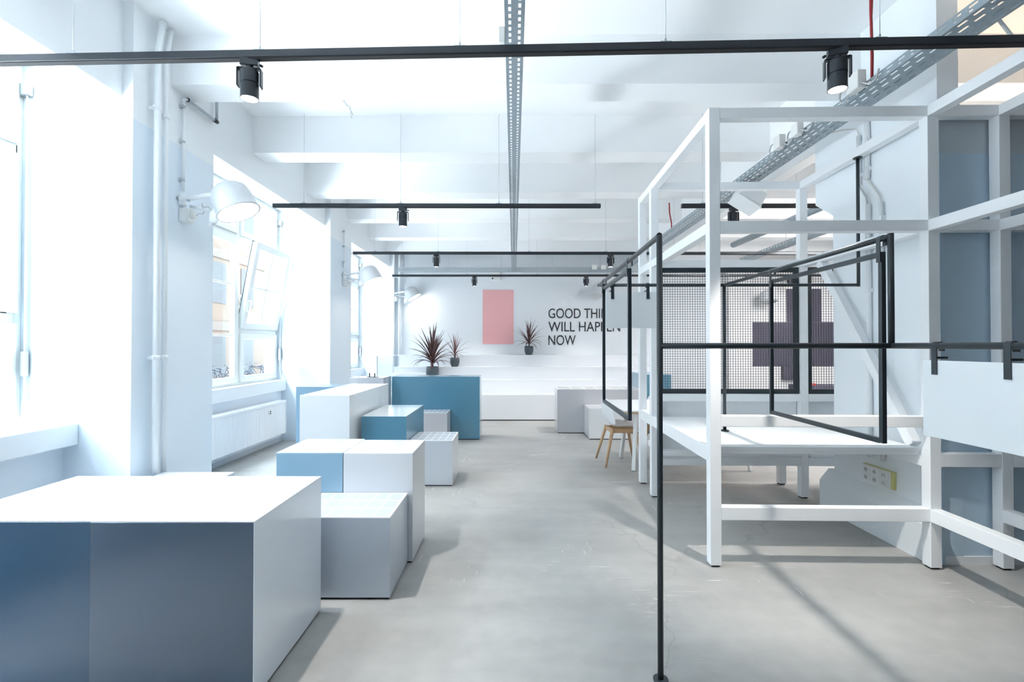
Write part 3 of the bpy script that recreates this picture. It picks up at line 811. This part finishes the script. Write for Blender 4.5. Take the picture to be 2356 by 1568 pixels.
def plant(lab, x, y, z, pw, ph, spread, height, n, mat, seed, wleaf=.022):
    rnd = random.Random(seed)
    t = thing('potted_plant', lab, 'plant', (x, y, z), 0, 'burgundy spiky plants in slate pots')
    r = pw / 2
    MB().lathe([(0, 0), (r * .66, 0), (r * .80, ph * .12), (r * .98, ph * .45), (r, ph * .65), (r * .95, ph), (r * .88, ph), (r * .88, ph * .9), (0, ph * .9)], 28).build('pot', 'pot', t, local=True)
    MB().lathe([(0, ph * .925), (r * .88, ph * .91)], 20).build('soil', 'soil', t, local=True)
    MB().tube([(0, 0, ph * .9), (.006, 0, ph + height * .10), (.0, .004, ph + height * .22)], [.016, .013, .010], 8).build('stem', 'leaf', t, local=True)
    L = MB()
    for i in range(n):
        f = i / (n - 1)                                     # 0 = upright inner, 1 = drooping outer
        az = i * 2.39996 + rnd.uniform(-.3, .3)
        el = R(86 - 62 * f + rnd.uniform(-7, 7))
        ln = height * (1.02 - .25 * f) * rnd.uniform(.78, 1.0)
        base = Vector((0, 0, ph + height * (.20 - .15 * f)))
        out = Vector((math.cos(az), math.sin(az), 0))
        side = Vector((-math.sin(az), math.cos(az), 0))
        p = base.copy(); pts = []; m = 9
        e = el
        for j in range(m + 1):
            pts.append((p.copy(), e))
            p = p + (out * math.cos(e) + Vector((0, 0, 1)) * math.sin(e)) * (ln / m) * (1 if f < .75 else .95)
            e -= R((1.0 + 7.5 * f * f) * (1 + j * .12) * rnd.uniform(.7, 1.2))
        vs = []; fs = []
        for j, (q, ee) in enumerate(pts):
            s = j / m
            w = wleaf * (.55 + 1.2 * s * (1 - s) * 2) * (1 - s ** 3) + .0006
            nrm = (-out * math.sin(ee) + Vector((0, 0, 1)) * math.cos(ee))
            vs += [q - side * w / 2 + nrm * w * .18, q, q + side * w / 2 + nrm * w * .18]
        for j in range(m):
            a = j * 3
            fs += [(a, a + 1, a + 4, a + 3), (a + 1, a + 2, a + 5, a + 4)]
        L.add(vs, fs, True)
    for v in L.v:
        if y + v.y > 11.22: v.y = 11.22 - y - .02 * (v.y - (11.22 - y))
    L.build('leaves', mat, t, local=True, solid=.0015)
    return t
plant('largest spiky burgundy plant in a wide slate pot behind the petrol bar', -1.675, 9.98, .733, .26, .26, .8, .80, 46, 'leaf', 3, .042)
plant('middle spindly burgundy plant in a slate pot left of the poster', -1.27, 10.42, .976, .205, .19, .5, .52, 26, 'leaf_thin', 11, .018)
plant('burgundy plant in a slate pot right of the pink poster', .345, 10.93, 1.218, .205, .20, .5, .56, 32, 'leaf', 21, .026)

# ================================================================ TIMBER FRAME (with table, bench and mesh panels)
S = .07
fx, fy, frz = 1.263, 3.117, R(-1.2)
frame = thing('timber_frame', 'white painted timber frame booth with built in table, bench and mesh', 'timber frame', (fx, fy, 0), frz)
def fpost(u, v, z1, z0=.012):
    o = B(u, u + S, v, v + S, z0, z1).build('post', 'timber', frame, .003, local=True)
    B(u + .01, u + S - .01, v + .01, v + S - .01, 0, z0).build('foot_pad', 'grip', o, local=True)
HT = 2.96
U = [0, 1.383, 1.83, 2.85]
V = [0, 1.43, 1.875]
for u in U[:3]: fpost(u, 0, HT)
fpost(0, V[1], HT); fpost(U[1], V[1], HT); fpost(U[3], V[1], HT)
fpost(0, V[2], HT); fpost(U[1] + .03, V[2], .385)
for u in (U[1], U[2]): fpost(u, -2.6, HT)
def fbeam(u0, u1, v0, v1, z0, z1, nm='beam'):
    return B(u0, u1, v0, v1, z0, z1).build(nm, 'timber', frame, .003, local=True)
TOP = (2.89, 2.958); MID = (2.155, 2.225); TBL = (.90, .97); LOW = (.302, .384)
for z in (TOP, MID, TBL, LOW): fbeam(S, U[1], .001, S - .001, *z)
for z in (TOP, MID, (.65, .733)): fbeam(U[1] + S, U[2], .001, S - .001, *z)
for z in (TOP, MID, (.65, .733)): fbeam(U[2] + S, U[2] + 1.6, .001, S - .001, *z)
fpost(U[2] + 1.6, 0, HT)
for u in (U[1], U[2]):
    for z in (TOP, MID, LOW): fbeam(u + .001, u + S - .001, -2.6 + S, 0, *z)
for z in (TOP, MID, (.668, .765)):
    fbeam(.001, S - .001, S, V[1], *z); fbeam(.001, S - .001, V[1] + S, V[2], *z)
for z in (TOP, MID, (.64, .708)): fbeam(U[1] + .001, U[1] + S - .001, S, V[1], *z)
for z in (TOP, MID, TBL, LOW): fbeam(S, U[1], V[1] + .001, V[1] + S - .001, *z)
for z in (MID, TBL, LOW): fbeam(U[1] + S, U[3], V[1] + .001, V[1] + S - .001, *z)
MB().bar((U[1] + .035, .17, .757), (U[1] + .035, 1.17, 2.155), .06, .07, (0, -1, .7)).build('brace', 'timber', frame, .003, local=True)
B(S + .002, U[1] - .002, .075, V[1] - .002, .733, .757).build('tabletop', 'board_white', frame, .003, local=True)
B(S + .002, U[1] - .002, .083, V[1] - .01, .71, .7325).build('table_apron', 'timber', frame, .002, local=True)
B(.085, U[1] - .004, V[1] - .03, 1.95, .386, .44).build('bench_seat', 'timber', frame, .014, local=True)
B(U[1] + S + .004, U[3] - .004, V[1] - .03, 1.95, .386, .44).build('bench_seat', 'timber', frame, .014, local=True)
B(S + .002, U[1] - .002, V[1] + S + .002, V[1] + S + .02, .442, .93).build('back_panel', 'timber', frame, .002, local=True)
B(U[1] + S + .002, U[3] - .002, V[1] + S + .002, V[1] + S + .02, .442, .93).build('back_panel', 'timber', frame, .002, local=True)
def mesh_panel(u0, u1, z0, z1):
    v = V[1] + .035; w = .042
    f = MB()
    f.box(u0, u0 + w, v - .016, v + .016, z0, z1).box(u1 - w, u1, v - .016, v + .016, z0, z1)
    f.box(u0 + w, u1 - w, v - .016, v + .016, z0, z0 + w).box(u0 + w, u1 - w, v - .016, v + .016, z1 - w, z1)
    p = f.build('mesh_panel', 'black', frame, .002, local=True)
    g = MB(); st = .0235; r = .0014
    x = u0 + w
    while x < u1 - w:
        g.box(x - r, x + r, v - .003, v + .001, z0 + w, z1 - w); x += st
    z = z0 + w
    while z < z1 - w:
        g.box(u0 + w, u1 - w, v - .001, v + .003, z - r, z + r); z += st
    g.build('wire_mesh', 'black', p, local=True)
mesh_panel(S + .003, U[1] - .003, .972, 2.152)
mesh_panel(U[1] + S + .003, U[3] - .003, .972, 2.152)

# ================================================================ BLACK PIPE RACK WITH HANGING FRAMES AND BOARDS
RR = .0122
rack = thing('pipe_rack', 'black steel pipe rack with thin uprights and rails before the booth', 'pipe rack', (.624, 2.07, 0))
ZT, ZM = 1.893, 1.42
def rp(name, *pts, r=RR):
    return MB().tube(pts, r, 16).build(name, 'black', rack)
def flange(parent, x, y, z0, z1): MB().cyl((x, y, z0), (x, y, z1), .031, 24).build('flange', 'black', parent)
u = rp('upright', (.624, 2.07, .008), (.624, 2.07, ZT)); flange(u, .624, 2.07, 0, .009)
rp('rail', (.624, 2.07, ZT), (.628, 2.10, ZT), (.668, 3.77, ZT))
rp('rail', (.655, 3.77, ZT), (2.685, 3.77, ZT))
u = rp('upright', (2.685, 3.77, ZT - .012), (2.685, 3.77, 2.885)); flange(u, 2.685, 3.77, 2.878, 2.887)
u = rp('upright', (1.64, 3.77, .762), (1.64, 3.77, ZT)); flange(u, 1.64, 3.77, .758, .766)
rp('rail', (1.64, 3.77, ZT), (1.628, 2.09, ZT))
rp('upright', (1.628, 2.09, ZM), (1.628, 2.09, ZT + .012))
rp('rail', (.624, 2.07, ZM), (1.628, 2.09, ZM))
rp('rail', (1.628, 2.09, ZM), (1.64, 1.0, ZM), (1.645, .25, ZM))
u = rp('upright', (1.645, .25, .008), (1.645, .25, ZM + .012)); flange(u, 1.645, .25, 0, .009)

def strap(mb, cx, y, cz, r, w, left, right, th=.003):
    """flat strap bent over a pipe (pipe along local y): profile in xz extruded w along y"""
    a0, a1 = [], []
    pts = [(-1, -left)] if left else []
    outer = []; inner = []
    if left: outer.append((cx - r - th, cz - left)); inner.append((cx - r, cz - left))
    for i in range(11):
        t = math.pi - math.pi * i / 10
        outer.append((cx + (r + th) * math.cos(t), cz + (r + th) * math.sin(t)))
        inner.append((cx + r * math.cos(t), cz + r * math.sin(t)))
    if right: outer.append((cx + r + th, cz - right)); inner.append((cx + r, cz - right))
    n = len(outer)
    vs = [(p[0], yy, p[1]) for yy in (y - w / 2, y + w / 2) for p in outer + inner]
    fs = []
    for i in range(n - 1):
        fs += [(i, i + 1, 2 * n + i + 1, 2 * n + i), (n + i, 3 * n + i, 3 * n + i + 1, n + i + 1),
               (i, n + i, n + i + 1, i + 1), (2 * n + i, 2 * n + i + 1, 3 * n + i + 1, 3 * n + i)]
    fs += [(0, 2 * n, 3 * n, n), (n - 1, 2 * n - 1, 4 * n - 1, 3 * n - 1)]
    mb.add(vs, fs)
    return mb

def hanging_frame(lab, loc, rz, ln):
    """open rectangle of square tube hung by two straps; local y along the rail, origin at the near bottom corner"""
    t = thing('hanging_display', lab, 'hanging frame', loc, rz, 'black open frames hung from the pipe rack')
    h = .845; b = .02
    f = MB(); f.box(-b / 2, b / 2, 0, b, 0, h).box(-b / 2, b / 2, ln - b, ln, 0, h)
    f.box(-b / 2, b / 2, b, ln - b, 0, b).box(-b / 2, b / 2, b, ln - b, h - b, h)
    f.build('bars', 'black', t, .002, local=True)
    zr = ZT - loc[2]
    for y in (.012, ln - .03):
        strap(MB(), 0, y, zr, RR + .001, .024, zr - h + .045, 0.03).build('hook', 'black', t, local=True)
    return t
hanging_frame('left hanging black frame, by the wall lettering', (.644, 2.68, 1.005), R(-1.37), .90)
hanging_frame('right hanging black frame above the booth table', (1.632, 2.135, .990), R(-.41), .955)

def hanging_board(lab, loc, rz, ln, h, zrail):
    t = thing('hanging_board', lab, 'board', loc, rz, 'white boards hung from the pipe rack')
    B(-.005, .005, 0, ln, 0, h).build('panel', 'board_white', t, .001, local=True)
    zr = zrail - loc[2]
    for y in (.075, ln - .055):
        hk = strap(MB(), RR * .6, y, zr, RR + .001, .024, zr - h + .055, .02).build('hook', 'black', t, local=True)
        MB().box(-.004, .05, y + .004, y + .016, h + .006, h + .014).build('hook_pin', 'black', hk, local=True)
    return t
hanging_board('large white board hanging from the rail at the right edge', (1.63, 1.52, 1.067), R(.3), .405, .297, ZM)
hanging_board('small white board hanging in front of the wall lettering', (1.118, 3.762, 1.556), R(90), .405, .282, ZT)

# ================================================================ PILLAR CONDUITS AND SOCKETS
t = thing('conduit', 'white conduit on the pillar, wider right hand one of two', 'conduit', (2.757, 3.62, .5))
MB().cyl((2.757, 3.77, 2.72), (2.757, 3.77, 3.20), .02).build('conduit_run', 'pipe', t)
MB().tube([(2.757, 3.77, 2.73), (2.757, 3.76, 2.70), (2.757, 3.65, 2.56), (2.757, 3.63, 2.48)], .007).build('cable', 'white_cable', t)
MB().cyl((2.757, 3.63, .56), (2.757, 3.63, 2.50), .016).build('conduit_run', 'pipe', t)
for z, y, r in ((3.02, 3.77, .024), (2.8, 3.77, .024), (2.38, 3.63, .02), (1.9, 3.63, .02), (1.3, 3.63, .02)):
    MB().box(2.742, 2.779, y - r, y + r, z - .015, z + .015).build('saddle', 'pipe', t)
t = thing('conduit', 'white conduit on the pillar, thinner left hand one of two', 'conduit', (2.757, 3.75, .5))
MB().cyl((2.757, 3.86, 2.70), (2.757, 3.86, 3.10), .015).build('conduit_run', 'pipe', t)
MB().tube([(2.757, 3.86, 2.71), (2.757, 3.85, 2.68), (2.757, 3.78, 2.58), (2.757, 3.76, 2.50)], .007).build('cable', 'cable', t)
MB().cyl((2.757, 3.76, .56), (2.757, 3.76, 2.52), .018).build('conduit_run', 'pipe', t)
MB().tube([(2.77, 3.86, 3.08), (2.757, 3.88, 3.16), (2.72, 3.98, 3.2), (2.50, 4.05, 3.17)], .006).tube([(2.77, 3.77, 3.2), (2.76, 3.78, 3.26), (2.6, 3.95, 3.27), (2.45, 4.0, 3.17)], .006).build('cable', 'white_cable', t)
for z, y, r in ((2.78, 3.86, .02), (2.98, 3.86, .02), (2.3, 3.76, .022), (1.85, 3.76, .022), (1.25, 3.76, .022)):
    MB().box(2.742, 2.779, y - r, y + r, z - .015, z + .015).build('saddle', 'pipe', t)

t = thing('socket_block', 'white and yellow power socket block under the booth table', 'socket block', (2.75, 3.68, .37))
MB().box(2.752, 2.7795, 3.53, 3.83, .372, .50).build('housing', 'yellow', t, .004)
B(2.744, 2.753, 3.546, 3.829, .373, .4965).build('face_plate', 'plastic', t, .003)
for i, y in enumerate((3.785, 3.695)):
    for z in (.462, .402):
        o = B(2.741, 2.7455, y - .04, y + .04, z - .027, z + .027).build('outlet', 'enamel', t, .002)
        MB().cyl((2.7395, y, z), (2.7415, y, z), .019, 20).build('outlet_recess', 'cable', o)
        MB().cyl((2.7385, y - .008, z), (2.740, y - .008, z), .0035, 8).cyl((2.7385, y + .008, z), (2.740, y + .008, z), .0035, 8).build('pin_hole', 'dark', o)
for z in (.462, .402):
    o = B(2.741, 2.7455, 3.565, 3.645, z - .027, z + .027).build('data_outlet', 'plastic', t, .002)
    B(2.7395, 2.7412, 3.585, 3.625, z - .012, z + .012).build('data_port', 'cable', o)

# ================================================================ DINING TABLE AND CHAIRS BEHIND THE FRAME
t = thing('dining_table', 'white table with wood edge and splayed white legs behind the posts', 'table', (2.0, 5.65, 0))
B(1.17, 2.95, 5.12, 6.18, .72, .735).build('tabletop', 'board_white', t, .002)
B(1.17, 2.95, 5.12, 6.18, .70, .7195).build('wood_edge', 'oak', t, .002)
for sx_, x in ((-1, 1.42), (1, 2.62)):
    for sy_, y in ((-1, 5.62), (1, 6.03)):
        MB().bar((x, y, .70), (x + sx_ * .06, y + sy_ * .12, .004), .045, .03).build('leg', 'shell', t, .004)
MB().box(1.40, 2.64, 5.66, 5.99, .66, .70).build('under_frame', 'shell', t, .003)

def chair(lab, loc, rz):
    t = thing('shell_chair', lab, 'chair', loc, rz, 'white shell chairs with oak legs')
    # local: faces +x
    g = []
    prof = [(-.215, .80), (-.222, .72), (-.215, .62), (-.19, .53), (-.14, .462), (-.06, .445), (.04, .45), (.14, .452), (.20, .44)]
    n = 11; vs = []; fs = []
    for k, (px, pz) in enumerate(prof):
        hw = (.155, .19, .205, .215, .225, .225, .222, .215, .20)[k]
        for j in range(n):
            s = -1 + 2 * j / (n - 1)
            lift = .055 * abs(s) ** 2.6
            if k < 4: vs.append((px + lift * 1.3, s * hw, pz - (.03 * s * s if k == 0 else 0)))
            else: vs.append((px, s * hw, pz + lift * (.75 if k < 7 else .3)))
    m = len(prof)
    for k in range(m - 1):
        for j in range(n - 1): fs.append((k * n + j, k * n + j + 1, (k + 1) * n + j + 1, (k + 1) * n + j))
    mb = MB().add(vs, fs, True)
    o = mb.build('shell', 'shell', t, local=True, solid=.010)
    sb = o.modifiers.new('sub', 'SUBSURF'); sb.levels = 1; sb.render_levels = 2
    rl = MB()
    for s in (-1, 1): rl.box(-.15, .14, s * .135 - .011, s * .135 + .011, .385, .435)
    rl.box(-.15, -.128, -.124, .124, .385, .435).box(.118, .14, -.124, .124, .385, .435)
    rl.build('under_rail', 'oak', t, .004, local=True)
    for sx_ in (-1, 1):
        for sy_ in (-1, 1):
            MB().cyl((sx_ * .135 - .005, sy_ * .145, .43), (sx_ * .235 - .01, sy_ * .235, .006), .021, 14, .0125).build('leg', 'oak', t, local=True)
    return t
chair('white shell chair with oak legs in the aisle at the table end', (1.30, 5.90, 0), R(4))
chair('white shell chair mostly hidden behind the two left posts', (1.95, 6.28, 0), R(-92))

# ================================================================ SIDE AISLE WALL GRAPHICS AND SHELF
yA = 10.745
tag(B(5.300, 6.235, yA - .008, yA, 0.97, 1.945).build('wall_panel', 'purple'), 'large dark aubergine rectangle on the aisle wall behind the mesh', 'panel', 'aubergine rectangles on the aisle wall')
tag(B(6.052, 6.826, yA - .008, yA, 1.947, 2.68).build('wall_panel', 'purple'), 'upright dark aubergine rectangle above the large one', 'panel', 'aubergine rectangles on the aisle wall')
tag(B(6.237, 7.116, yA - .008, yA, 0.97, 1.945).build('wall_panel', 'purple'), 'dark aubergine rectangle right of the white post behind mesh', 'panel', 'aubergine rectangles on the aisle wall')
tag(B(5.934, 6.235, yA - .10, yA, .67, .965).build('wall_panel', 'purple'), 'small dark box under the large aubergine rectangle', 'panel')
t = thing('sideboard', 'dark low sideboard behind the mesh right of the post', 'sideboard', (5.6, 8.9, 0))
B(5.15, 6.4, 8.7, 9.1, .06, .70).build('carcass', 'purple', t, .004)
B(5.18, 6.37, 8.73, 9.07, 0, .06).build('plinth', 'plinth', t)
tag(B(5.36, 5.50, 8.8, 8.95, .70, .735).build('tray_dish', 'red_paint', None, .01), 'small red dish on the dark sideboard', 'dish')
tag(B(5.22, 5.34, 8.8, 8.92, .70, .72).build('paper_stack', 'plastic', None, .002), 'white papers beside the small red dish', 'paper')

# added fill lamp without a fixture, brightening the side aisle
area_light('aisle_fill', (5.6, 6.4, 3.45), (R(25), 0, 0), 1.6, 2.0, 130, (1, .98, .97))
# warm uplight of the side aisle, standing behind the partition
t = thing('floor_uplight', 'warm floor uplight standing behind the grey partition', 'lamp', (4.0, 3.75, 0))
MB().cyl((4.0, 3.75, 0), (4.0, 3.75, .03), .14).build('base', 'black', t)
MB().cyl((4.0, 3.75, .03), (4.0, 3.75, 1.9), .015).build('pole', 'black', t)
MB().lathe([(.04, 1.88), (.13, 2.02), (.125, 2.02), (.035, 1.89)], 24, Matrix.Translation((4.0, 3.75, 0))).build('lamp_shade', 'black', t)
spot_light('uplight_beam', (4.0, 3.75, 2.04), (4.0, 3.0, 4.5), 42, 150, .8, (1, .74, .50), .1)

# ================================================================ STREET OUTSIDE
struct('wall_outer', B(-3.9, -3.7, -8, 16, 3.95, 13), 'facade', 'unseen upper wall added to shade the street')  # unseen upper wall added to keep sky light off the facade opposite
struct('ground_street', B(-30, -3.76, -20, 30, -.5, -.3), 'street')
t = thing('street_building', 'pale rendered building across the street outside the windows', 'building', (-13, 6, -.4))
B(-15, -13, -16, 28, -.4, 9.5).build('wall', 'facade', t)
for fl in range(3):
    B(-13.0, -12.94, -16, 28, 2.1 + fl * 3.2, 2.5 + fl * 3.2).build('band', 'facade_band', t)
    for k in range(-6, 12):
        y = k * 2.3 + .5
        o = B(-13.02, -12.97, y - .55, y + .55, .1 + fl * 3.2, 1.9 + fl * 3.2).build('window', 'facade_win', t)
B(-15, -12.8, -16, 28, 9.5, 9.9).build('cornice', 'facade_band', t)

BK = []
def bicycle(lab, x, y, rz):
    t = thing('bicycle', lab, 'bicycle', (x, y, -.3), rz, 'bicycles parked outside')
    if not BK:
        for s in (-.52, .52):
            w = MB(); w.tube([(0, s + .33 * math.cos(a * math.pi / 12), .33 + .33 * math.sin(a * math.pi / 12)) for a in range(25)], .016, 6)
            for a in range(6): w.cyl((0, s, .33), (0, s + .33 * math.cos(a * math.pi / 3), .33 + .33 * math.sin(a * math.pi / 3)), .003, 4)
            w.build('wheel', 'bike', t, local=True)
        f = MB()
        for p, q in (((0, -.52, .33), (0, -.1, .30)), ((0, -.52, .33), (0, -.18, .80)), ((0, -.18, .86), (0, -.1, .30)), ((0, -.1, .30), (0, .36, .82)), ((0, -.18, .78), (0, .34, .88)), ((0, .34, .95), (0, .52, .33))):
            f.cyl(p, q, .016, 8)
        f.build('frame', 'bike', t, local=True)
        MB().box(-.07, .07, -.30, -.06, .86, .91).build('saddle', 'bike', t, .02, local=True)
        MB().tube([(-.26, .22, .98), (-.2, .33, 1.0), (0, .34, .96), (.2, .33, 1.0), (.26, .22, .98)], .013, 6).build('handlebar', 'bike', t, local=True)
    else:
        for ch in BK[0].children:
            c = ch.copy(); COL.objects.link(c); c.parent = t
    BK.append(t)
for k in range(6):
    bicycle('parked bicycle seen dimly through the tilted window', -10.4 - .3 * (k % 2), 16.6 + k * .75, R(70 + 9 * (k % 3)))
